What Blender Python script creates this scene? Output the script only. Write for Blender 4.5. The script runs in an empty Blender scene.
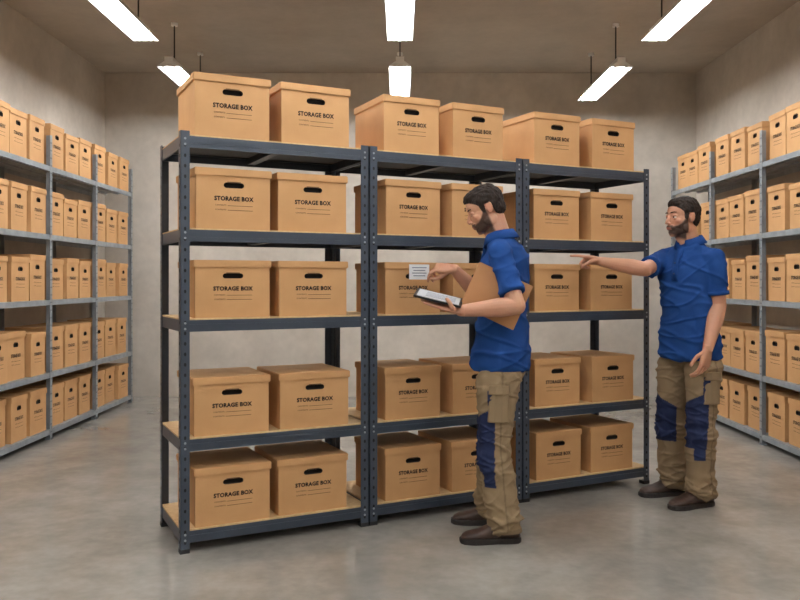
import bpy, bmesh, math, random
import numpy as np
from mathutils import Vector, Matrix, noise
random.seed(7)
scene = bpy.context.scene
coll = scene.collection
V = Vector
ZOOM=None

# ------------------------------------------------------------------ materials
def new_mat(name):
    m = bpy.data.materials.new(name); m.use_nodes = True
    nt = m.node_tree
    return m, nt, nt.nodes["Principled BSDF"]

def srgb(r, g, b):
    f = lambda c: (c/255/12.92) if c/255 <= .04045 else ((c/255+.055)/1.055)**2.4
    return (f(r), f(g), f(b), 1)

def mat_noise(name, c1, c2, scale=5, rough=.6, bump=0.0, bscale=None, metallic=0, detail=6, spec=.5, stretch=None, bdist=.01):
    m, nt, b = new_mat(name)
    tc = nt.nodes.new("ShaderNodeTexCoord")
    src = tc.outputs["Object"]
    if stretch:
        mp = nt.nodes.new("ShaderNodeMapping"); mp.inputs["Scale"].default_value = stretch
        nt.links.new(src, mp.inputs[0]); src = mp.outputs[0]
    n = nt.nodes.new("ShaderNodeTexNoise"); n.inputs["Scale"].default_value = scale; n.inputs["Detail"].default_value = detail
    nt.links.new(src, n.inputs["Vector"])
    r = nt.nodes.new("ShaderNodeValToRGB")
    r.color_ramp.elements[0].position = .3; r.color_ramp.elements[1].position = .7
    r.color_ramp.elements[0].color = c1; r.color_ramp.elements[1].color = c2
    nt.links.new(n.outputs["Fac"], r.inputs["Fac"])
    nt.links.new(r.outputs["Color"], b.inputs["Base Color"])
    b.inputs["Roughness"].default_value = rough
    b.inputs["Metallic"].default_value = metallic
    b.inputs["Specular IOR Level"].default_value = spec
    if bump:
        n2 = nt.nodes.new("ShaderNodeTexNoise"); n2.inputs["Scale"].default_value = bscale or scale*4; n2.inputs["Detail"].default_value = 5
        nt.links.new(src, n2.inputs["Vector"])
        bp = nt.nodes.new("ShaderNodeBump"); bp.inputs["Strength"].default_value = bump; bp.inputs["Distance"].default_value = bdist
        nt.links.new(n2.outputs["Fac"], bp.inputs["Height"])
        nt.links.new(bp.outputs["Normal"], b.inputs["Normal"])
    return m

def mat_attr(name, rough=.6, bump=0, bscale=200, spec=.4, sss=0):
    m, nt, b = new_mat(name)
    a = nt.nodes.new("ShaderNodeAttribute"); a.attribute_name = "Col"
    tc = nt.nodes.new("ShaderNodeTexCoord")
    n = nt.nodes.new("ShaderNodeTexNoise"); n.inputs["Scale"].default_value = 14; n.inputs["Detail"].default_value = 6
    nt.links.new(tc.outputs["Object"], n.inputs["Vector"])
    mr = nt.nodes.new("ShaderNodeMapRange"); mr.inputs[3].default_value = .88; mr.inputs[4].default_value = 1.1
    nt.links.new(n.outputs["Fac"], mr.inputs[0])
    mx = nt.nodes.new("ShaderNodeVectorMath"); mx.operation = 'SCALE'
    nt.links.new(a.outputs["Color"], mx.inputs[0]); nt.links.new(mr.outputs[0], mx.inputs["Scale"])
    nt.links.new(mx.outputs[0], b.inputs["Base Color"])
    b.inputs["Roughness"].default_value = rough
    b.inputs["Specular IOR Level"].default_value = spec
    if sss:
        b.inputs["Subsurface Weight"].default_value = sss
        b.inputs["Subsurface Scale"].default_value = .01
    if bump:
        n2 = nt.nodes.new("ShaderNodeTexNoise"); n2.inputs["Scale"].default_value = bscale
        nt.links.new(tc.outputs["Object"], n2.inputs["Vector"])
        bp = nt.nodes.new("ShaderNodeBump"); bp.inputs["Strength"].default_value = bump; bp.inputs["Distance"].default_value = .002
        nt.links.new(n2.outputs["Fac"], bp.inputs["Height"]); nt.links.new(bp.outputs["Normal"], b.inputs["Normal"])
    return m

M_kraft = mat_noise("kraft_cardboard", srgb(195,148,98), srgb(207,160,109), 6, .75, .2, 120, bdist=.002)
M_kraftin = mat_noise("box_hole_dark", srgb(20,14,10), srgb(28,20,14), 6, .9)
M_ink = mat_noise("printed_ink", srgb(16,10,7), srgb(22,15,10), 20, .8)
M_inkl = mat_noise("printed_ink_light", srgb(84,56,34), srgb(92,64,40), 20, .8)
M_steel = mat_noise("blue_grey_powdercoat", srgb(52,61,73), srgb(60,69,82), 9, .36, .05, 300, bdist=.001)
M_hole = mat_noise("slot_dark", srgb(14,16,18), srgb(18,20,22), 9, .8)
M_board = mat_noise("particle_board", srgb(200,165,117), srgb(218,186,138), 40, .65, .1, 200, bdist=.001)
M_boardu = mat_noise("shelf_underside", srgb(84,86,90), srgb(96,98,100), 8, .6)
M_galv = mat_noise("galvanised_steel", srgb(140,148,155), srgb(165,172,178), 12, .4, metallic=.35)
M_plastic = mat_noise("black_plastic", srgb(22,22,24), srgb(28,28,30), 12, .5)
M_white = mat_noise("white_enamel", srgb(225,225,222), srgb(232,232,230), 4, .4)

def concrete(name, ca, cc, rough, rv=0.0, sc=.6, amp=.1, bump=.12, spec=.5):
    m, nt, b = new_mat(name)
    tc = nt.nodes.new("ShaderNodeTexCoord")
    def nz(scale, det, dist=0, rgh=.5):
        n = nt.nodes.new("ShaderNodeTexNoise"); n.inputs["Scale"].default_value = scale
        n.inputs["Detail"].default_value = det; n.inputs["Distortion"].default_value = dist; n.inputs["Roughness"].default_value = rgh
        nt.links.new(tc.outputs["Object"], n.inputs["Vector"]); return n
    n1 = nz(sc, 5, .0, .5); n2 = nz(sc*4.3, 6, .0, .58); n4 = nz(sc*22, 4, 0, .55)
    r = nt.nodes.new("ShaderNodeMix"); r.data_type='RGBA'
    mr0 = nt.nodes.new("ShaderNodeMapRange"); mr0.inputs[1].default_value=.3; mr0.inputs[2].default_value=.7; mr0.interpolation_type='SMOOTHSTEP'
    nt.links.new(n1.outputs["Fac"], mr0.inputs[0]); nt.links.new(mr0.outputs[0], r.inputs[0])
    r.inputs[6].default_value=ca; r.inputs[7].default_value=cc
    def rng(n,a):
        mr = nt.nodes.new("ShaderNodeMapRange"); mr.inputs[1].default_value=.25; mr.inputs[2].default_value=.75; mr.interpolation_type='SMOOTHSTEP'
        mr.inputs[3].default_value = 1-a; mr.inputs[4].default_value = 1+a
        nt.links.new(n.outputs["Fac"], mr.inputs[0]); return mr
    a1=rng(n2,amp); a2=rng(n4,amp*.45)
    mu=nt.nodes.new("ShaderNodeMath"); mu.operation='MULTIPLY'
    nt.links.new(a1.outputs[0],mu.inputs[0]); nt.links.new(a2.outputs[0],mu.inputs[1])
    mx = nt.nodes.new("ShaderNodeVectorMath"); mx.operation = 'SCALE'
    nt.links.new(r.outputs[2], mx.inputs[0]); nt.links.new(mu.outputs[0], mx.inputs["Scale"])
    nt.links.new(mx.outputs[0], b.inputs["Base Color"])
    b.inputs["Specular IOR Level"].default_value = spec
    if rv:
        m2 = nt.nodes.new("ShaderNodeMapRange"); m2.inputs[1].default_value=.3; m2.inputs[2].default_value=.7; m2.inputs[3].default_value = rough-rv; m2.inputs[4].default_value = rough+rv
        nt.links.new(n2.outputs["Fac"], m2.inputs[0]); nt.links.new(m2.outputs[0], b.inputs["Roughness"])
    else:
        b.inputs["Roughness"].default_value = rough
    if bump:
        n3 = nz(25, 6)
        bp = nt.nodes.new("ShaderNodeBump"); bp.inputs["Strength"].default_value = bump; bp.inputs["Distance"].default_value = .004
        nt.links.new(n3.outputs["Fac"], bp.inputs["Height"]); nt.links.new(bp.outputs["Normal"], b.inputs["Normal"])
    return m
M_floor = concrete("polished_concrete", srgb(136,131,123), srgb(166,162,155), .15, rv=.05, sc=.8, amp=.15, bump=0, spec=.75)
M_wall = concrete("plaster_concrete_wall", srgb(186,178,167), srgb(212,205,195), .9, sc=.7, amp=.08)
M_ceil = concrete("concrete_ceiling", srgb(166,156,143), srgb(186,177,164), .9, sc=.6, amp=.06)

def emis(name, col, s):
    m, nt, b = new_mat(name)
    b.inputs["Base Color"].default_value = col
    b.inputs["Emission Color"].default_value = col
    b.inputs["Emission Strength"].default_value = s
    return m
M_tube = emis("fluorescent_tube_glow", (.975, .99, 1.0, 1), 64)

# ------------------------------------------------------------------ mesh helpers
class MB:
    def __init__(s): s.v=[]; s.f=[]; s.m=[]
    def add(s, vs, fs, mat=0):
        o=len(s.v); s.v += [tuple(p) for p in vs]
        s.f += [tuple(i+o for i in f) for f in fs]; s.m += [mat]*len(fs)
    def box(s, x0,x1,y0,y1,z0,z1, mat=0):
        s.add([(x0,y0,z0),(x1,y0,z0),(x1,y1,z0),(x0,y1,z0),(x0,y0,z1),(x1,y0,z1),(x1,y1,z1),(x0,y1,z1)],
              [(0,3,2,1),(4,5,6,7),(0,1,5,4),(1,2,6,5),(2,3,7,6),(3,0,4,7)], mat)
    def obox(s, c, a, b, n, la, lb, ln, mat=0):
        c=V(c); a=V(a).normalized()*la/2; b=V(b).normalized()*lb/2; n=V(n).normalized()*ln/2
        P=[c+sa*a+sb*b+sn*n for sn in(-1,1) for sa,sb in((-1,-1),(1,-1),(1,1),(-1,1))]
        s.add(P,[(0,3,2,1),(4,5,6,7),(0,1,5,4),(1,2,6,5),(2,3,7,6),(3,0,4,7)],mat)
    def cyl(s, p0, p1, r0, r1=None, seg=12, mat=0):
        p0=V(p0); p1=V(p1); r1=r0 if r1 is None else r1
        u,w=perp(p1-p0)
        vs=[]
        for p,r in((p0,r0),(p1,r1)):
            for i in range(seg):
                a=2*math.pi*i/seg; vs.append(p+(u*math.cos(a)+w*math.sin(a))*r)
        fs=[(i,(i+1)%seg,seg+(i+1)%seg,seg+i) for i in range(seg)]
        fs+=[tuple(range(seg))[::-1],tuple(range(seg,2*seg))]
        s.add(vs,fs,mat)
    def rings(s, R, mat=0, caps=True):
        n=len(R[0]); vs=[p for r in R for p in r]; fs=[]
        for k in range(len(R)-1):
            for i in range(n):
                j=(i+1)%n; fs.append((k*n+i,k*n+j,(k+1)*n+j,(k+1)*n+i))
        if caps:
            fs.append(tuple(range(n))[::-1]); fs.append(tuple((len(R)-1)*n+i for i in range(n)))
        s.add(vs,fs,mat)
    def loft(s, secs, seg=28, ex=2.0, mat=0):
        R=[]
        for c,U,W in secs:
            c=V(c); U=V(U); W=V(W); ring=[]
            for i in range(seg):
                a=2*math.pi*i/seg; ca,sa=math.cos(a),math.sin(a)
                x=math.copysign(abs(ca)**(2/ex),ca); y=math.copysign(abs(sa)**(2/ex),sa)
                ring.append(c+U*x+W*y)
            R.append(ring)
        s.rings(R,mat)
    def cap(s, p0, p1, r0, r1, seg=16, mat=0):
        p0=V(p0); p1=V(p1); d=(p1-p0).normalized(); u,w=perp(d)
        R=[]
        for p,r,angs in((p0,r0,(-80,-55,-28,0)),(p1,r1,(0,28,55,80))):
            for A in angs:
                A=math.radians(A); c=p+d*(r*math.sin(A)); rr=r*math.cos(A)
                R.append([c+(u*math.cos(2*math.pi*i/seg)+w*math.sin(2*math.pi*i/seg))*rr for i in range(seg)])
        s.rings(R,mat)
    def ell(s, c, axes, rad, seg=24, rn=14, mat=0):
        c=V(c); X,Y,Z=[V(a) for a in axes]; R=[]
        for k in range(1,rn):
            t=math.pi*k/rn
            R.append([c+X*(rad[0]*math.sin(t)*math.cos(2*math.pi*i/seg))+Y*(rad[1]*math.sin(t)*math.sin(2*math.pi*i/seg))-Z*(rad[2]*math.cos(t)) for i in range(seg)])
        s.rings(R,mat)
    def mesh(s,name,mats,smooth=False):
        me=bpy.data.meshes.new(name); me.from_pydata(s.v,[],s.f)
        for m in mats: me.materials.append(m)
        me.polygons.foreach_set("material_index",s.m)
        if smooth: me.polygons.foreach_set("use_smooth",[True]*len(s.f))
        me.update(); return me
    def obj(s,name,mats,smooth=False,parent=None):
        o=bpy.data.objects.new(name,s.mesh(name,mats,smooth)); coll.objects.link(o)
        if parent: attach(o,parent)
        return o

def perp(d):
    d=V(d).normalized(); a=V((0,0,1)) if abs(d.z)<.9 else V((1,0,0))
    u=d.cross(a).normalized(); return u,d.cross(u).normalized()
def attach(o,p):
    o.parent=p; o.matrix_parent_inverse=(Matrix.LocRotScale(p.location,p.rotation_euler,p.scale)).inverted()
def empty(name,loc,rot=(0,0,0)):
    e=bpy.data.objects.new(name,None); e.location=loc; e.rotation_euler=rot; e.empty_display_size=.2
    coll.objects.link(e); return e
def place(name,me,loc,rz=0,scale=(1,1,1),parent=None):
    o=bpy.data.objects.new(name,me); o.location=loc; o.rotation_euler=(0,0,rz); o.scale=scale
    coll.objects.link(o)
    if parent: attach(o,parent)
    return o

# ------------------------------------------------------------------ room
XL,XR,YB,YF,ZC=-3.18,3.19,8.62,-2.6,3.49
def plane_box(name,x0,x1,y0,y1,z0,z1,mat):
    mb=MB(); mb.box(x0,x1,y0,y1,z0,z1); return mb.obj(name,[mat])
plane_box("floor",XL-.15,XR+.15,YF-.15,YB+.15,-.12,0,M_floor)
plane_box("ceiling",XL-.15,XR+.15,YF-.15,YB+.15,ZC,ZC+.12,M_ceil)
plane_box("wall_left",XL-.15,XL,YF,YB,0,ZC,M_wall)
plane_box("wall_right",XR,XR+.15,YF,YB,0,ZC,M_wall)
plane_box("wall_back",XL-.15,XR+.15,YB,YB+.15,0,ZC,M_wall)
plane_box("wall_front",XL-.15,XR+.15,YF-.15,YF,0,ZC,M_wall)

# ------------------------------------------------------------------ lamps
ZL=3.1
mb=MB(); L=1.26; hw=.095
mb.box(-.035,.035,-L/2,L/2,.0,.05,0)
prof=[(-hw,-.035),(-.04,.002),(.04,.002),(hw,-.035),(hw,-.03),(.042,.010),(-.042,.010),(-hw,-.03)]
mb.rings([[(x,y,z) for x,z in prof] for y in(-L/2,L/2)],0)
for ye in(-L/2,L/2-.004):
    mb.add([(-hw,ye,-.035),(hw,ye,-.035),(.04,ye,.01),(-.04,ye,.01),(-hw,ye+.004,-.035),(hw,ye+.004,-.035),(.04,ye+.004,.01),(-.04,ye+.004,.01)],
           [(0,1,2,3),(7,6,5,4),(0,4,5,1),(1,5,6,2),(2,6,7,3),(3,7,4,0)],0)
for x in(-.045,.045):
    mb.cyl((x,-L/2+.02,-.022),(x,L/2-.02,-.022),.014,seg=10,mat=1)
    for y0 in(-L/2+.004,L/2-.024): mb.cyl((x,y0,-.022),(x,y0+.02,-.022),.017,seg=10,mat=0)
for y in(-.45,.45):
    mb.cyl((0,y,.05),(0,y,ZC-ZL-.02),.006,seg=6,mat=2)
    mb.cyl((0,y,ZC-ZL-.025),(0,y,ZC-ZL),.03,seg=12,mat=0)
lamp_me=mb.mesh("added_fluorescent_lamp",[M_white,M_tube,M_plastic])
for x,y in((-1.96,7.40),(0,7.40),(1.88,7.42),(-1.92,5.42),(0,5.42),(1.92,5.42)):
    place("added_fluorescent_lamp",lamp_me,(x,y,ZL))
for y in(3.4,1.3,-.9):  # unseen rows nearer and behind the camera, added to light the room
    for x in(-1.92,0,1.92): place("added_fluorescent_lamp",lamp_me,(x,y,ZL))

# ------------------------------------------------------------------ text helper
def text_geo(s,width,off=.025):
    c=bpy.data.curves.new("t",'FONT'); c.body=s; c.size=1; c.align_x='CENTER'; c.resolution_u=2; c.offset=off; c.space_character=1.06
    o=bpy.data.objects.new("t",c); coll.objects.link(o)
    dg=bpy.context.evaluated_depsgraph_get(); me=bpy.data.meshes.new_from_object(o.evaluated_get(dg))
    vs=[v.co.copy() for v in me.vertices]; fs=[tuple(p.vertices) for p in me.polygons]
    bpy.data.objects.remove(o); bpy.data.curves.remove(c); bpy.data.meshes.remove(me)
    x0=min(v.x for v in vs); x1=max(v.x for v in vs); k=width/(x1-x0)
    return [(v.x*k,v.y*k) for v in vs],fs

# ------------------------------------------------------------------ storage box
BW,BD,BH=.33,.385,.285
def make_box():
    bm=bmesh.new()
    r=bmesh.ops.create_cube(bm,size=1)
    for v in r['verts']:
        v.co=V((v.co.x*(BW+.014), BD/2+v.co.y*(BD+.014), BH-.018+v.co.z*.036))
    bmesh.ops.bevel(bm,geom=list(bm.edges),offset=.003,segments=2,affect='EDGES')
    me=bpy.data.meshes.new("storage_box"); bm.to_mesh(me); bm.free()
    mb=MB()
    for p in me.vertices: mb.v.append(tuple(p.co))
    for p in me.polygons: mb.f.append(tuple(p.vertices)); mb.m.append(0)
    bpy.data.meshes.remove(me)
    w=BW/2; zt=BH-.03
    mb.add([(-w,0,0),(w,0,0),(w,BD,0),(-w,BD,0),(-w,0,zt),(w,0,zt),(w,BD,zt),(-w,BD,zt)],
           [(0,3,2,1),(1,2,6,5),(2,3,7,6),(3,0,4,7)],0)
    hz=BH-.078; hw_,hr=.033,.0125
    hole=[]
    for i in range(9):
        a=-math.pi/2+math.pi*i/8; hole.append((hw_+hr*math.cos(a)-.0,hz+hr*math.sin(a)))
    for i in range(9):
        a=math.pi/2+math.pi*i/8; hole.append((-hw_+hr*math.cos(a),hz+hr*math.sin(a)))
    b2=bmesh.new()
    outer=[b2.verts.new((x,0,z)) for x,z in((-w,0),(w,0),(w,zt),(-w,zt))]
    inn=[b2.verts.new((x,0,z)) for x,z in hole]
    es=[b2.edges.new((outer[i],outer[(i+1)%4])) for i in range(4)]+[b2.edges.new((inn[i],inn[(i+1)%len(inn)])) for i in range(len(inn))]
    bmesh.ops.triangle_fill(b2,use_beauty=True,use_dissolve=False,edges=es,normal=(0,-1,0))
    b2.verts.index_update()
    mb.add([v.co for v in b2.verts],[tuple(v.index for v in f.verts) for f in b2.faces],0); b2.free()
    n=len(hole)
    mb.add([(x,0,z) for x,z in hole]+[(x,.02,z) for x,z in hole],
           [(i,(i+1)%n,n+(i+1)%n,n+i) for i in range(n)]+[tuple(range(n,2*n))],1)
    mb.box(-.03,.03,-.0015,.001,hz+.0135,hz+.017,3)
    vs,fs=text_geo("STORAGE BOX",.176,.04)
    mb.add([(x,-.0012,z*1.15+BH*.49-.005) for x,z in vs],fs,2)
    vs,fs=text_geo("CONTENTS:",.05,.02)
    for k,zz in enumerate((.385,.31)):
        z0=BH*zz
        mb.add([(x-.058,-.001,z+z0) for x,z in vs],fs,3)
        mb.add([(-.028,-.001,z0),(.085,-.001,z0),(.085,-.001,z0+.0022),(-.028,-.001,z0+.0022)],[(0,1,2,3)],3)
    return mb.mesh("storage_box",[M_kraft,M_kraftin,M_ink,M_inkl])
box_me=make_box()

# ------------------------------------------------------------------ main rack
TH=math.atan2(1.274,2.518); OX,OY=-1.003,3.655
u=V((math.cos(TH),math.sin(TH),0)); wv=V((-math.sin(TH),math.cos(TH),0))
SH=[.10,.520,1.070,1.487,1.918]
UW,UD,UH=.944,.50,1.94
PITCH=.952
def make_rack():
    mb=MB(); t=.003; pw=.042
    for sx in(0,1):
        for sy in(0,1):
            x0,x1=(0,pw) if sx==0 else (UW-pw,UW)
            y0,y1=(0,t) if sy==0 else (UD-t,UD)
            mb.box(x0,x1,y0,y1,.006,UH,0)
            xa,xb=(0,t) if sx==0 else (UW-t,UW)
            ya,yb=(0,pw) if sy==0 else (UD-pw,UD)
            mb.box(xa,xb,ya,yb,.006,UH,0)
            mb.box(x0-.002 if sx==0 else x0,x1 if sx==0 else x1+.002,(-.002 if sy==0 else UD-pw),(pw if sy==0 else UD+.002),0,.02,2)
            xc=(x0+x1)/2; yc=(ya+yb)/2; z=.05
            while z<UH-.03:
                yy=-.0006 if sy==0 else UD+.0006
                q=[(xc+.006*math.cos(a),yy,z+.009*math.sin(a)) for a in [2*math.pi*i/8 for i in range(8)]]
                mb.add(q,[tuple(range(8)) if sy==0 else tuple(range(8))[::-1]],1)
                xx=-.0006 if sx==0 else UW+.0006
                q=[(xx,yc+.006*math.cos(a),z+.009*math.sin(a)) for a in [2*math.pi*i/8 for i in range(8)]]
                mb.add(q,[tuple(range(8))],1)
                z+=.048
    for s in SH:
        for y0,y1 in((.004,.016),(UD-.016,UD-.004)):
            mb.box(.004,UW-.004,y0,y1,s-.054,s,0)
            yl=(.004,.04) if y0<.1 else (UD-.04,UD-.004)
            mb.box(.004,UW-.004,yl[0],yl[1],s-.018,s-.015,0)
            mb.box(.004,UW-.004,(y0-.0025 if y0<.1 else y1),(y0 if y0<.1 else y1+.0025),s-.034,s-.020,0)
        for x0,x1 in((.004,.014),(UW-.014,UW-.004)):
            mb.box(x0,x1,.004,UD-.004,s-.054,s,0)
        mb.box(UW/2-.02,UW/2+.02,.016,UD-.016,s-.045,s-.013,0)
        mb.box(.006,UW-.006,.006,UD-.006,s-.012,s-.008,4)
        mb.box(.006,UW-.006,.006,UD-.006,s-.008,s+.007,3)
        for x in(.021,UW-.021):
            for dz in(.014,.04):
                mb.cyl((x,-.003,s-dz),(x,.001,s-dz),.0055,seg=8,mat=5)
    return mb.mesh("boltless_shelving_unit",[M_steel,M_hole,M_plastic,M_board,M_boardu,M_galv])
rack_me=make_rack()
def rl(x,y,z): return V((OX,OY,0))+u*x+wv*y+V((0,0,z))
for b in range(3):
    place("boltless_shelving_unit",rack_me,rl(b*PITCH,0,0),TH)
    for k,s in enumerate(SH):
        for j,cx in enumerate((.252,.660)):
            dx=random.uniform(-.008,.008)+(.006 if b else 0); dy=random.uniform(.014,.03)
            place("storage_box",box_me,rl(b*PITCH+cx+dx,dy,s+.0075),TH+math.radians(random.uniform(-1.2,1.2)),(1.08 if b==0 else .98,1,(.95,.95,.95,1.0,1.03)[k]))

# ------------------------------------------------------------------ wall racks
WS=[.08,.527,1.10,1.616,2.156]
def wall_rack(name,n,pitch,depth):
    mb=MB(); T=n*pitch; t=.003; pw=.04; H=2.40
    for i in range(n+1):
        y=i*pitch
        for x0,xa in((0,0),(depth-pw,depth-t)):
            mb.box(xa,xa+t,y-pw/2,y+pw/2,0,H,0)
            mb.box(x0,x0+pw,y-t/2,y+t/2,0,H,0)
            mb.box(x0,x0+pw,y-.025,y+.025,0,.012,0)
            z=.06
            while z<H-.03 and xa==0:
                for yy in(-.009,.009):
                    mb.add([(xa-.0006,y+yy-.003,z-.006),(xa-.0006,y+yy+.003,z-.006),(xa-.0006,y+yy+.003,z+.006),(xa-.0006,y+yy-.003,z+.006)],[(0,1,2,3)],1)
                z+=.06
    for s in WS:
        for i in range(n):
            y0=i*pitch+.003; y1=(i+1)*pitch-.003
            mb.box(.004,depth-.004,y0,y1,s-.003,s,0)
            mb.box(.004,.007,y0,y1,s-.038,s-.003,0)
            mb.box(.004,.02,y0,y1,s-.041,s-.038,0)
            mb.box(depth-.007,depth-.004,y0,y1,s-.038,s-.003,0)
            for f in(.35,.65): mb.box(depth*f-.015,depth*f+.015,y0,y1,s-.018,s-.003,0)
    return mb.mesh(name,[M_galv,M_hole])
lr=wall_rack("galvanised_shelving",5,.95,.41)
XLF,XRF=-2.755,2.755
place("galvanised_shelving_rack",lr,(XLF,8.22,0),math.pi)
rr_=wall_rack("galvanised_shelving_r",5,1.0,.41)
place("galvanised_shelving_rack",rr_,(XRF,3.11,0),0)
def fill(side):
    xf=XLF-.02 if side<0 else XRF+.02
    y0,p=(8.22-5*.95,.95) if side<0 else (3.11,1.0)
    e=empty("archive_box_stock",(xf+side*.2,y0+2.5*p,0))
    for i in range(5):
        for k,s in enumerate(WS):
            sh=random.uniform(-.012,.012)
            for j in range(3):
                wsc=(p-.06)/3/(BW+.014)*random.uniform(.86,.92)
                hsc=random.choice((1.14,1.2,1.23)) if k>0 else 1.16
                y=y0+i*p+.03+(j+.5)*(p-.06)/3+sh
                place("archive_box",box_me,(xf+side*random.uniform(0,.03),y,s+.001),(math.pi/2 if side<0 else -math.pi/2)+math.radians(random.uniform(-1.8,1.8)),(wsc,.93,hsc),e)
fill(-1); fill(1)

# ================================================================== PEOPLE
def remesh(mb,name,vox,smooth_it=3,fac=.5):
    o=mb.obj(name+"_tmp",[])
    m=o.modifiers.new("r",'REMESH'); m.mode='VOXEL'; m.voxel_size=vox; m.adaptivity=0
    if smooth_it:
        s=o.modifiers.new("s",'SMOOTH'); s.iterations=smooth_it; s.factor=fac
    dg=bpy.context.evaluated_depsgraph_get(); dg.update()
    me=bpy.data.meshes.new_from_object(o.evaluated_get(dg))
    bpy.data.objects.remove(o)
    me.polygons.foreach_set("use_smooth",[True]*len(me.polygons))
    me.name=name
    return me
def get_co(me):
    a=np.empty(len(me.vertices)*3,dtype=np.float32); me.vertices.foreach_get("co",a); return a.reshape(-1,3)
def set_co(me,c):
    me.vertices.foreach_set("co",c.astype(np.float32).ravel()); me.update()
def get_no(me):
    a=np.empty(len(me.vertices)*3,dtype=np.float32); me.vertices.foreach_get("normal",a); return a.reshape(-1,3)
def set_col(me,col):
    at=me.color_attributes.new("Col",'FLOAT_COLOR','POINT')
    c=np.ones((len(me.vertices),4),dtype=np.float32); c[:,:3]=col; at.data.foreach_set("color",c.ravel())
def wrinkle(me,amp,sc,off=0.0,mask=None,ridged=False,rot=0.0):
    c=get_co(me); n=get_no(me); d=np.empty(len(c)); cr,sr=math.cos(rot),math.sin(rot)
    for i,p in enumerate(c):
        x=p[0]*cr-p[2]*sr; z=p[0]*sr+p[2]*cr
        v=noise.noise(V((x*sc[0]+off,p[1]*sc[1],z*sc[2])))
        d[i]=(max(0,1-abs(v)*5))**1.5 if ridged else v
    if mask is not None: d=d*mask(c)
    set_co(me,c+n*(d*amp)[:,None])
def link(me,name,mats,parent):
    me.materials.clear()
    for m in mats: me.materials.append(m)
    o=bpy.data.objects.new(name,me); coll.objects.link(o); attach(o,parent); return o
def col3(*a): return np.array(srgb(*a)[:3])

M_skin=mat_attr("skin",.5,.15,250,.4,.10)
M_hair=mat_noise("dark_hair",srgb(22,16,13),srgb(48,35,28),90,.65,.8,220,stretch=(1,1,.35),bdist=.004,spec=.22)
M_shirt=mat_noise("blue_polo_fabric",srgb(27,59,114),srgb(34,69,128),10,.9,.3,500,spec=.1,bdist=.001)
M_button=mat_noise("shirt_button",srgb(20,34,70),srgb(26,42,80),10,.4)
M_pants=mat_attr("work_trouser_fabric",.9,.3,400,.15)
M_boot=mat_noise("brown_boot_leather",srgb(50,36,30),srgb(70,50,41),20,.5,.3,80,bdist=.002)
M_sole=mat_noise("boot_sole_rubber",srgb(32,26,24),srgb(40,34,30),20,.8)
M_eye=mat_noise("eye_white",srgb(205,198,190),srgb(214,208,200),9,.3)
M_iris=mat_noise("eye_iris",srgb(45,30,20),srgb(60,40,26),90,.2)

def hand(mb,wrist,f,n,right,curls,thumb=None,spread=.05,sc=1.0):
    f=V(f).normalized(); n=V(n); n=(n-f*n.dot(f)).normalized()
    t=f.cross(n) if right else n.cross(f)
    wrist=V(wrist)
    secs=[]
    for d,hw_,ht,so in((-.02,.029,.021,0),(.0,.029,.020,0),(.02,.035,.019,.002),(.045,.041,.0175,.002),(.07,.043,.015,.001),(.088,.041,.0125,0),(.096,.034,.009,0)):
        secs.append((wrist+f*d*sc+t*so,t*hw_*sc,n*ht*sc))
    mb.loft(secs,seg=20,ex=2.4)
    base=((.031,.086),(.0105,.091),(-.0105,.088),(-.031,.080))
    lens=((.040,.025,.020),(.044,.028,.021),(.040,.026,.021),(.032,.020,.018))
    rads=(.0090,.0092,.0088,.0078)
    for k in range(4):
        p=wrist+t*base[k][0]*sc+f*base[k][1]*sc
        ang=0; sp=(1.5-k)*spread
        p0=p-f*.02
        mb.cap(p0,p,rads[k]*sc,rads[k]*1.05*sc,seg=12)
        r=rads[k]
        for j in range(3):
            ang+=math.radians(curls[k][j])
            d=((f+t*sp).normalized()*math.cos(ang)+n*math.sin(ang)).normalized()
            q=p+d*lens[k][j]*sc
            mb.cap(p,q,r*sc,r*.92*sc,seg=12); p=q; r*=.92
    tp=wrist+f*.022*sc+t*.022*sc+n*.004
    dirs=thumb or ((.75,.62,.25),(.45,.85,.25),(.25,.95,.2))
    r=.0130
    for (a,b,c),ln in zip(dirs,(.044,.032,.025)):
        d=(t*a+f*b+n*c).normalized(); q=tp+d*ln*sc
        mb.cap(tp,q,r*sc,r*.88*sc,seg=12); tp=q; r*=.88
    return f,n,t

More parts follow.
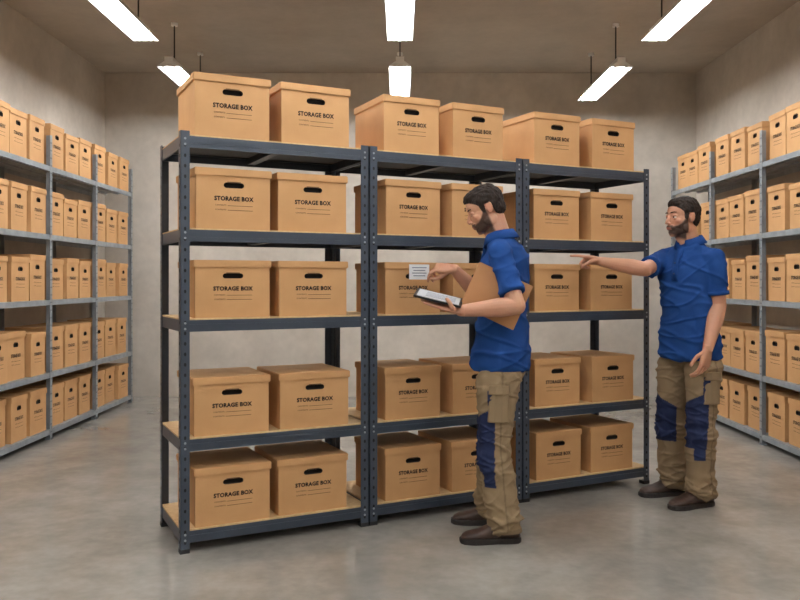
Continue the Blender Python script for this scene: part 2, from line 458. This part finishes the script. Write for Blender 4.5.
def build_man(spec):
    F=V(spec['fwd']).normalized(); Lf=V((0,0,1)).cross(F).normalized(); Z=V((0,0,1))
    root=empty(spec['name'],spec['root'])
    J={k:V(v) for k,v in spec['j'].items()}
    tc=J['torso']; pc=J['pelvis']
    hf=V(spec['head_fwd']).normalized(); hl=Z.cross(hf).normalized(); hu=hf.cross(hl).normalized()
    hc=J['head']
    HS=.965
    hp=lambda x,y,z: hc+(hf*x+hl*y+hu*z)*HS
    ax=(hf,hl,hu)
    # ---------------- skin
    mb=MB()
    E=lambda c,r: mb.ell(hp(*c),ax,[q*HS for q in r])
    E((-.012,0,.030),(.094,.076,.086))
    E((.022,0,-.022),(.068,.064,.080))
    E((.020,0,.025),(.071,.062,.070))
    E((.030,0,-.070),(.052,.050,.040))
    E((.060,0,-.088),(.026,.028,.024))
    E((.068,0,-.100),(.017,.019,.015))
    E((.074,0,.020),(.015,.040,.010))
    E((.066,0,-.055),(.030,.034,.030))
    for s in(-1,1):
        E((.052,s*.040,-.024),(.026,.020,.020))
        E((.004,s*.055,-.062),(.035,.012,.030))
        E((.101,s*.010,-.036),(.010,.007,.007))
        eo=(hl*s*.9-hf*.38).normalized()
        mb.ell(hp(-.012,s*.076,-.006),(hf,eo,(hu-hf*.2).normalized()),(.016,.0065,.028))
        mb.ell(hp(-.002,s*.074,-.012),(hf,hl,hu),(.008,.008,.014))
        mb.ell(hp(.0740,s*.031,.0065 if not spec.get('lookdown') else .0045),(hf,hl,hu),(.0122,.0155,.0080 if not spec.get('lookdown') else .0112))
        mb.ell(hp(.0735,s*.031,-.0110),(hf,hl,hu),(.0112,.0145,.005))
    mb.cap(hp(.084,0,.010),hp(.105,0,-.028),.0072,.0100,seg=14)
    mb.cap(hp(.104,0,-.031),hp(.094,0,-.038),.0100,.0085,seg=14)
    E((.0905,0,-.0605),(.0080,.021,.0048))
    E((.0880,0,-.0700),(.0082,.018,.0052))
    nb=J['neck']
    mb.cap(nb-Z*.03+F*-.005,hp(-.022,0,-.055),.060,.054,seg=22)
    mb.cap(nb-Z*.02+F*.02,hp(.01,0,-.075),.042,.042,seg=18)
    mb.ell(tc+Z*(1.29-tc.z),(Lf,F,Z),(.13,.075,.16))
    for sd in('L','R'):
        sh,el,wr=J['sh'+sd],J['el'+sd],J['wr'+sd]
        mb.cap(tc+Z*(1.37-tc.z),sh-Z*.01,.042,.042)
        mb.cap(sh-Z*.01,el,.046,.041,seg=18)
        d=(wr-el)
        mb.cap(el,el+d*.3,.041,.0455,seg=18)
        mb.cap(el+d*.3,el+d*.7,.0455,.0345,seg=18)
        mb.cap(el+d*.7,wr,.0345,.0272,seg=18)
    HF={}
    for sd in('L','R'):
        h=spec['hand'+sd]
        HF[sd]=hand(mb,J['wr'+sd],h['f'],h['n'],sd=='R',h['curls'],h.get('thumb'),h.get('spread',.05))
    me=remesh(mb,"body",.0026,3,.5)
    c=get_co(me); P=(c-np.array(hc))/HS; lx=P@np.array(hf); ly=P@np.array(hl); lz=P@np.array(hu)
    skin=col3(*spec['skin']); col=np.tile(skin,(len(c),1))
    def mix(mask,cc,a=1.0):
        m=(np.clip(mask,0,1)*a)[:,None]; col[:]=col*(1-m)+cc*m
    ss=lambda e0,e1,x: (lambda t:t*t*(3-2*t))(np.clip((x-e0)/(e1-e0),0,1))
    near=(np.abs(lx)<.16)&(np.abs(ly)<.1)&(lz<.16)&(lz>-.17)
    mix(near*ss(.02,.0,np.sqrt((lx-.07)**2+(np.abs(ly)-.045)**2+(lz+.03)**2)*.6),col3(190,120,98),.35)
    mix(near*(np.abs(ly)>.070)*ss(.04,.02,np.abs(lz)),col3(182,114,92),.5)
    # eye socket shade painted into the skin colour
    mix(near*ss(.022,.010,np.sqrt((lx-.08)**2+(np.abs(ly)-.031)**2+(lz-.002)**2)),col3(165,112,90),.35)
    line=np.interp(lx,[.0,.025,.045,.065,.09],[.0,-.008,-.032,-.048,-.054])
    beard=near*ss(.007,-.008,lz-line)*ss(.000,.014,lx)*ss(-.128,-.104,lz-(lx-.05)*.45)
    must=near*ss(.080,.087,lx)*ss(-.046,-.051,lz)*ss(.032,.024,np.abs(ly))
    bd=np.maximum(beard,must)
    mix(bd,col3(44,31,25),spec['beard'])
    lips=near*ss(.080,.085,lx)*ss(.008,.005,np.abs(lz+.066))*ss(.020,.015,np.abs(ly))
    mix(lips,col3(150,98,82),.9)
    def hairline(lx,ly,lz):
        h=np.interp(lx,[-.12,-.05,-.034,-.026,.008,.012,.028,.036,.050,.070,.09],[-.070,-.055,-.040,.022,.022,-.020,-.016,.028,.044,.060,.066])
        return lz-h
    mix(near*ss(-.005,.003,hairline(lx,ly,lz))*(lx<.086),col3(34,25,20),1)
    set_col(me,col)
    nrm=get_no(me); nz_=np.array([noise.noise(V(p)*220) if b>.2 else 0 for p,b in zip(c,bd)])
    set_co(me,c+nrm*((bd*.0030)+(nz_*.0015*bd))[:,None])
    link(me,"body",[M_skin],root)
    mb=MB()
    for s in(-1,1):
        mb.ell(hp(.0730,s*.031,-.002),ax,(.0108,.0108,.0108),16,10,0)
        g=V(spec.get('gaze',(1,0,-.1))).normalized()
        gd=hf*g.x+hl*g.y+hu*g.z
        mb.ell(hp(.0730,s*.031,-.002)+gd*.0068,ax,(.0052,.0064,.0064),12,8,1)
        for k in range(7):
            a=k/6; mb.ell(hp(.0880-.009*a*a-.002,s*(.013+.032*a),.0232+.004*math.sin(a*2.6)),ax,(.0042,.0055,.0038*(1-.4*a)),8,6,2)
    mb.obj("eyes",[M_eye,M_iris,M_hair],True,root)
    # hair
    mb=MB(); EH=lambda c,r,a=ax: mb.ell(hp(*c),a,[q*HS for q in r])
    EH((-.015,0,.035),(.0985,.0795,.0880))
    EH((-.030,0,-.008),(.077,.070,.066))
    EH((.028,0,.078),(.060,.054,.038),((hf-hu*.1).normalized(),hl,hu))
    EH((-.02,0,.084),(.074,.058,.036))
    for s in(-1,1): EH((.020,s*.057,.010),(.012,.013,.042))
    me=remesh(mb,"hair",.003,4,.5)
    wrinkle(me,.004,(50,130,50),3.1,None,False,.5)
    wrinkle(me,.0022,(60,300,60),8.1)
    bm=bmesh.new(); bm.from_mesh(me)
    dele=[]
    for f in bm.faces:
        p=(f.calc_center_median()-hc)/HS; x,y,z=p.dot(hf),p.dot(hl),p.dot(hu)
        if hairline(np.array(x),y,z)<.0 + .005*noise.noise(p*200): dele.append(f)
    bmesh.ops.delete(bm,geom=dele,context='FACES'); bm.to_mesh(me); bm.free()
    me.polygons.foreach_set("use_smooth",[True]*len(me.polygons))
    o=link(me,"hair",[M_hair],root)
    sm=o.modifiers.new("t",'SOLIDIFY'); sm.thickness=.010; sm.offset=-1
    # ---------------- shirt
    mb=MB(); secs=[]
    for z,a,b,fo in((.818,.172,.134,.0),(.84,.176,.138,0),(.90,.173,.133,0),(.98,.164,.123,.005),(1.08,.156,.115,.008),(1.18,.160,.117,.008),(1.27,.170,.120,.006),(1.33,.172,.116,.002),(1.375,.156,.102,-.004),(1.415,.125,.086,-.008),(1.448,.092,.072,-.008),(1.475,.068,.062,-.005)):
        t=min(1,max(0,(z-.88)/.45)); ce=pc.lerp(tc,t); ce=V((ce.x,ce.y,z))+F*fo
        if z>1.40: ce=ce.lerp(V((nb.x,nb.y,z)),min(1,(z-1.40)/.06))
        secs.append((ce,Lf*a,F*b))
    mb.loft(secs,seg=40,ex=2.2)
    for sd in('L','R'):
        sh,el=J['sh'+sd],J['el'+sd]
        s0=sh-Z*.016
        d=(el-s0).normalized(); uu,ww=perp(d); ln=(el-s0).length
        mb.ell(s0,(uu,ww,d),(.053,.053,.056))
        mb.cap(s0,tc+Z*(1.33-tc.z),.054,.075)
        mb.cap(s0+Z*.006,V((nb.x,nb.y,1.425)),.044,.050)
        sc_=[]
        for q,r in((-.02,.050),(.1,.055),(.3,.055),(.55,.056),(.72,.058),(.76,.0595)):
            sc_.append((s0+d*ln*q,uu*r,ww*r))
        mb.loft(sc_,seg=24)
    me=remesh(mb,"polo_shirt",.0045,12,.5)
    def msk(c):
        return np.clip(1.25-np.abs(c[:,2]-1.0)*1.3,.35,1)
    wrinkle(me,.013,(5,5,9),spec['seed'],msk,False,.5)
    wrinkle(me,.0085,(3.5,3.5,10),spec['seed']+5,msk,True,.45)
    wrinkle(me,.0075,(4.5,4.5,12),spec['seed']+9,msk,True,-.5)
    o=link(me,"polo_shirt",[M_shirt],root)
    sm=o.modifiers.new("s",'SMOOTH'); sm.iterations=3; sm.factor=.5
    mb=MB()
    for sd in('L','R'):
        sh,el=J['sh'+sd]-Z*.016,J['el'+sd]; d=(el-sh).normalized(); uu,ww=perp(d); ln=(el-sh).length
        mb.loft([(sh+d*(ln*.76-.018),uu*.0600,ww*.0600),(sh+d*(ln*.76+.002),uu*.0615,ww*.0615),(sh+d*(ln*.76+.004),uu*.056,ww*.056)],seg=24)
    na=(hp(-.01,0,-.06)-(nb-Z*.02)).normalized(); na=(na+Z*1.2).normalized()
    cu=(F-na*F.dot(na)).normalized(); cl=na.cross(cu)
    prof=[(.066,-.012),(.0625,.014),(.063,.030),(.069,.034),(.079,.012),(.090,-.010),(.086,-.013)]
    R=[]; N=36
    for i in range(N+1):
        a=math.radians(14)+ (2*math.pi-math.radians(28))*i/N
        dirr=cu*math.cos(a)+cl*math.sin(a); fr=max(0,math.cos(a))
        R.append([nb-F*.002+dirr*r*(1.02 if r>.07 else 1)+na*(z-.014*fr+.004-(.018*fr**6 if r>.08 else 0)) for r,z in prof])
    mb.rings(R)
    mb.obj("collar_and_cuffs",[M_shirt],True,root)
    mb=MB()
    def chest(z):
        t=min(1,max(0,(z-.88)/.45)); ce=pc.lerp(tc,t); return V((ce.x,ce.y,z))
    R=[]
    for z,dd in((1.25,.134),(1.30,.134),(1.35,.124),(1.40,.106),(1.435,.086)):
        c0=chest(z)+F*dd
        if z>1.38: c0=V((nb.x,nb.y,z)).lerp(c0,.55 if z<1.42 else .25)+F*(.042 if z<1.42 else .064)
        R.append([c0+Lf*.016,c0-Lf*.016,c0-Lf*.016-F*.02,c0+Lf*.016-F*.02])
    mb.rings(R)
    for z,dd in((1.29,.1345),(1.35,.1245)):
        mb.ell(chest(z)+F*(dd+.001),(Lf,F,Z),(.0055,.002,.0055),10,6,1)
    mb.obj("shirt_placket",[M_shirt,M_button],True,root)
    # ---------------- trousers
    mb=MB()
    pz=V((pc.x,pc.y,0))
    mb.loft([(pz+Z*.79-F*.005,Lf*.12,F*.095),(pz+Z*.82-F*.006,Lf*.148,F*.106),(pz+Z*.88-F*.004,Lf*.140,F*.098),(pz+Z*.98,Lf*.120,F*.085)],seg=32,ex=2.3)
    for sd,sg in(('L',1),('R',-1)):
        hip,kn,an=J['hip'+sd],J['kn'+sd],J['an'+sd]
        tf=V(spec['foot'+sd]).normalized(); tl=Z.cross(tf)
        secs=[]
        for z,a,b in((.86,.058,.070),(.83,.076,.090),(.79,.086,.101),(.74,.087,.101),(.66,.080,.092),(.56,.073,.083),(.49,.070,.078),(.42,.069,.077),(.34,.070,.080),(.24,.068,.078),(.15,.066,.077),(.09,.069,.081),(.055,.070,.084),(.048,.066,.078)):
            if z>=kn.z: t=(hip.z-z)/(hip.z-kn.z); ce=hip.lerp(kn,t)
            else: t=(kn.z-z)/(kn.z-an.z); ce=kn.lerp(an,t)
            ce=V((ce.x,ce.y,z))+tf*(.012*math.sin((z-.05)*4.2) if z<.8 else 0)
            if z<.12: ce-=tf*.003
            secs.append((ce,tl*a,tf*b))
        mb.loft(secs,seg=28,ex=2.2)
        mb.ell(hip-F*.030-Lf*sg*.012+Z*-.10,(Lf,F,Z),(.068,.078,.072))
        mb.loft([(kn+Z*.10+tf*.050,tl*.045,tf*.030),(kn+Z*.09+tf*.052,tl*.052,tf*.034),(kn-Z*.10+tf*.054,tl*.052,tf*.034),(kn-Z*.11+tf*.052,tl*.045,tf*.03)],seg=20,ex=3)
    me=remesh(mb,"work_trousers",.0045,6,.5)
    def mk(c):
        return (.45+.9*np.exp(-((c[:,2]-.42)/.10)**2)+1.3*np.exp(-((c[:,2]-.10)/.09)**2)+.5*np.exp(-((c[:,2]-.74)/.08)**2))*np.clip((.84-c[:,2])/.04,0,1)
    wrinkle(me,.009,(8,8,17),spec['seed']+11,mk)
    wrinkle(me,.008,(6,6,17),spec['seed']+17,mk,True,.3)
    wrinkle(me,.006,(6,6,20),spec['seed']+23,mk,True,-.4)
    c=get_co(me); khaki=col3(*spec['khaki']); navy=col3(38,46,76)
    col=np.tile(khaki,(len(c),1))
    def center(z,sd):
        hip,kn,an=[np.array(J[k+sd]) for k in('hip','kn','an')]
        t=np.clip((hip[2]-z)/(hip[2]-kn[2]),0,1)[:,None]; up=hip*(1-t)+kn*t
        t2=np.clip((kn[2]-z)/(kn[2]-an[2]),0,1)[:,None]; dn=kn*(1-t2)+an*t2
        return np.where((z>kn[2])[:,None],up,dn)[:,:2]
    dL=np.linalg.norm(c[:,:2]-center(c[:,2],'L'),axis=1); dR=np.linalg.norm(c[:,:2]-center(c[:,2],'R'),axis=1)
    for sd,sel,sg in(('L',dL<=dR,1),('R',dL>dR,-1)):
        tf=np.array(V(spec['foot'+sd]).normalized())[:2]; tl=np.array([-tf[1],tf[0]])*sg
        rel=c[:,:2]-center(c[:,2],sd); fx=rel@tf; ox=rel@tl; ang=np.degrees(np.arctan2(ox,fx)); z=c[:,2]
        knz=J['kn'+sd].z
        patch=(z<knz+.125+.0008*ang)&(z>knz-.135)&(ang>-75)&(ang<66)
        strip=(z<knz+.26)&(z>knz-.02)&(ang>48)&(ang<70)
        low=(z<knz-.10)&(z>knz-.2)&(ang>20)&(ang<62)
        col[sel&(patch|strip|low)]=navy
        col[sel&(z<.072)]=khaki*.75
        seam=(np.abs(ang-92)<3)&(z<.85)
        col[sel&seam]=khaki*.7
    set_col(me,col)
    link(me,"work_trousers",[M_pants],root)
    mb=MB()
    for sd,sg in(('L',1),('R',-1)):
        hip,kn=J['hip'+sd],J['kn'+sd]; tf=V(spec['foot'+sd]).normalized(); tl=Z.cross(tf)*sg
        ce=hip.lerp(kn,.55)
        up=(hip-kn).normalized()
        for dz,hh,th in((-.01,.15,.014),(.070,.045,.021)):
            R=[]
            for a in(-38,-28,-10,10,28,38):
                A=math.radians(a-8); o_=th if abs(a)<35 else th*.2
                d=tl*math.cos(A)-tf*math.sin(A)
                rr=.080
                bse=ce+up*dz
                R.append([bse+d*(rr+o_)+up*hh/2*.97,bse+d*(rr+o_+.002)-up*hh/2*.97,bse+d*(rr-.012)-up*hh/2,bse+d*(rr-.012)+up*hh/2])
            mb.rings(R)
    me=mb.mesh("cargo_pockets",[M_pants],False); set_col(me,np.tile(khaki*.95,(len(me.vertices),1)))
    o=bpy.data.objects.new("cargo_pockets",me); coll.objects.link(o); attach(o,root)
    bv=o.modifiers.new("b",'BEVEL'); bv.width=.004; bv.segments=2
    # ---------------- boots
    for sd in('L','R'):
        an=J['an'+sd]; tf=V(spec['foot'+sd]).normalized(); tl=Z.cross(tf)
        g=V((an.x,an.y,0))-tf*.075
        up=MB(); secs=[]
        for d,w_,h in((.0,.020,.050),(.008,.033,.085),(.03,.038,.105),(.07,.040,.115),(.11,.040,.108),(.15,.043,.085),(.19,.047,.066),(.225,.048,.057),(.255,.042,.050),(.275,.030,.040),(.284,.014,.028)):
            zc=(.018+h)/2; secs.append((g+tf*d+Z*zc,tl*w_,Z*(h-.018)/2*1.0))
        up.loft(secs,seg=24,ex=2.6)
        up.loft([(g+tf*.062+Z*.07,tl*.042,tf*.058),(g+tf*.060+Z*.12,tl*.042,tf*.052),(g+tf*.058+Z*.135,tl*.040,tf*.05)],seg=24)
        me=remesh(up,"boot",.004,4,.5); link(me,"boot_"+sd,[M_boot],root)
        so=MB(); R=[]
        outl=[(-.004,.018),(.006,.032),(.03,.040),(.07,.041),(.11,.039),(.15,.043),(.19,.050),(.225,.051),(.255,.045),(.278,.033),(.290,.014)]
        path=[(d,w_) for d,w_ in outl]+[(d,-w_) for d,w_ in outl[::-1]]
        for z,k in((0,.97),(.006,1),(.022,1),(.027,.96)):
            R.append([g+tf*((d-.14)*k+.14)+tl*(w_*k)+Z*z for d,w_ in path])
        so.rings(R)
        for k in range(5):
            d=.112+k*.020; h=.112-.011*k-(.002*k)
            so.cyl(g+tf*d+tl*.020+Z*(h-.008),g+tf*(d+.010)-tl*.020+Z*(h-.012),.0028,seg=6,mat=1)
            so.cyl(g+tf*(d+.010)+tl*.020+Z*(h-.012),g+tf*d-tl*.020+Z*(h-.008),.0028,seg=6,mat=1)
        so.obj("boot_sole_"+sd,[M_sole,M_plastic],False,root)
    return root,HF

relaxed=((18,26,16),(22,28,18),(26,30,18),(30,32,20))
man1=dict(name="warehouse_worker",root=(.48,3.95,0),fwd=(-.94,.34,0),seed=2.3,skin=(200,148,120),khaki=(138,118,91),beard=.9,
  head_fwd=(-.90,-.02,-.42),gaze=(1,0,-.6),lookdown=True,
  j=dict(torso=(.523,3.965,1.30),pelvis=(.503,3.965,.9),head=(.422,3.965,1.608),neck=(.497,3.965,1.462),
    shL=(.470,3.800,1.395),elL=(.538,3.685,1.135),wrL=(.283,3.72,1.112),
    shR=(.560,4.115,1.395),elR=(.440,4.20,1.150),wrR=(.275,4.10,1.312),
    hipL=(.480,3.880,.9),knL=(.468,3.850,.47),anL=(.500,3.835,.09),
    hipR=(.528,4.050,.9),knR=(.485,4.075,.47),anR=(.478,4.115,.09)),
  footL=(-1,-.06,0),footR=(-1,.12,0),
  handL=dict(f=(-.92,.10,.22),n=(.30,-.25,.9),curls=((2,3,4),(2,3,4),(2,3,4),(2,3,4)),thumb=((.85,.42,.35),(.1,.6,.8),(-.75,.5,.15))),
  handR=dict(f=(-.97,.15,.10),n=(.0,.5,-.85),curls=((38,34,18),(50,50,25),(58,60,30),(62,60,30)),thumb=((.35,.75,.6),(.1,.92,.45),(-.1,.95,.25))))
r1,H1=build_man(man1)
man2=dict(name="warehouse_worker",root=(1.63,4.52,0),fwd=(-.82,-.57,0),seed=7.7,skin=(194,142,114),khaki=(136,116,90),beard=.93,
  head_fwd=(-.95,-.30,-.02),gaze=(1,0,0),
  j=dict(torso=(1.625,4.50,1.30),pelvis=(1.633,4.50,.9),head=(1.583,4.485,1.608),neck=(1.630,4.50,1.462),
    shL=(1.718,4.366,1.39),elL=(1.740,4.370,1.115),wrL=(1.640,4.265,.885),
    shR=(1.533,4.635,1.395),elR=(1.365,4.450,1.315),wrR=(1.155,4.600,1.362),
    hipL=(1.685,4.430,.9),knL=(1.672,4.415,.47),anL=(1.672,4.445,.09),
    hipR=(1.590,4.570,.9),knR=(1.575,4.620,.47),anR=(1.600,4.680,.09)),
  footL=(-.93,-.36,0),footR=(-.98,-.18,0),
  handL=dict(f=(-.22,-.08,-1),n=(-.57,.82,0),curls=relaxed),
  handR=dict(f=(-.95,.25,.14),n=(.1,-.5,-.85),curls=((3,6,4),(62,80,45),(66,82,48),(68,80,45)),thumb=((.3,.75,.6),(-.2,.8,.6),(-.5,.6,.5))))
r2,H2=build_man(man2)

# ---------------- held things
M_tabw=mat_noise("tablet_screen_page",srgb(215,220,226),srgb(228,232,236),9,.15)
M_tabb=mat_noise("tablet_case",srgb(20,21,24),srgb(26,27,30),9,.35)
M_folder=mat_noise("manila_folder",srgb(166,116,74),srgb(176,126,82),6,.7)
M_paper=mat_noise("white_label_card",srgb(235,238,242),srgb(242,244,246),6,.6)
M_inkb=mat_noise("label_ink",srgb(90,100,120),srgb(96,106,126),6,.6)
f,n,t=H1['L']
wr=V(man1['j']['wrL'])
c=wr+f*.115+n*.0285-t*.028
mb=MB()
mb.obox(c,f,t,n,.225,.150,.009,0)
mb.obox(c+n*.0049,f,t,n,.200,.126,.0008,1)
for k in range(5): mb.obox(c+n*.0056+t*(.035-.018*k)-f*.01,f,t,n,.14,.004,.0005,2)
tab=mb.obj("tablet_computer",[M_tabb,M_tabw,M_inkb])
bv=tab.modifiers.new("b",'BEVEL'); bv.width=.0015; bv.segments=2
cc=V((.100,4.150,1.297)); 
mb=MB(); mb.obox(cc,u,(0,0,1),wv,.118,.078,.001,0)
for k in range(4): mb.obox(cc-wv*.0008+V((0,0,.022-.014*k)),u,(0,0,1),wv,.085-.015*(k%2),.004,.0004,1)
mb.obj("label_card",[M_paper,M_inkb])
a=V((.905,-.05,-.42)).normalized(); n_=V((-.10,-1,.13)).normalized(); n_=(n_-a*n_.dot(a)).normalized(); b_=a.cross(n_).normalized()
c=V((.452,3.752,1.180)); mb=MB()
mb.obox(c,a,b_,n_,.275,.225,.0025)
mb.obox(c-n_*.006,a,b_,n_,.268,.218,.006,1)
mb.obox(c-n_*.012,a,b_,n_,.275,.225,.0025)
mb.obox(c-n_*.006-b_*.1125,a,b_,n_,.275,.003,.0145)
mb.obj("document_folder",[M_folder,M_paper])

# ------------------------------------------------------------------ camera & world
w=bpy.data.worlds.new("world"); scene.world=w; w.use_nodes=True
w.node_tree.nodes["Background"].inputs[0].default_value=(.8,.85,.9,1); w.node_tree.nodes["Background"].inputs[1].default_value=.3
cd=bpy.data.cameras.new("camera"); cam=bpy.data.objects.new("camera",cd); coll.objects.link(cam)
cam.location=(0,0,1.25); cam.rotation_euler=(math.pi/2,0,0); cd.sensor_width=36; cd.lens=36; cd.shift_y=-19/800
if ZOOM:
    px,py,k=ZOOM; cd.lens=36*k; cd.shift_x=(px-400)*k/800; cd.shift_y=(281-py)*k/800
cd.clip_start=.05; cd.clip_end=60
scene.camera=cam
scene.view_settings.view_transform='Standard'
print("done",len(bpy.data.objects))
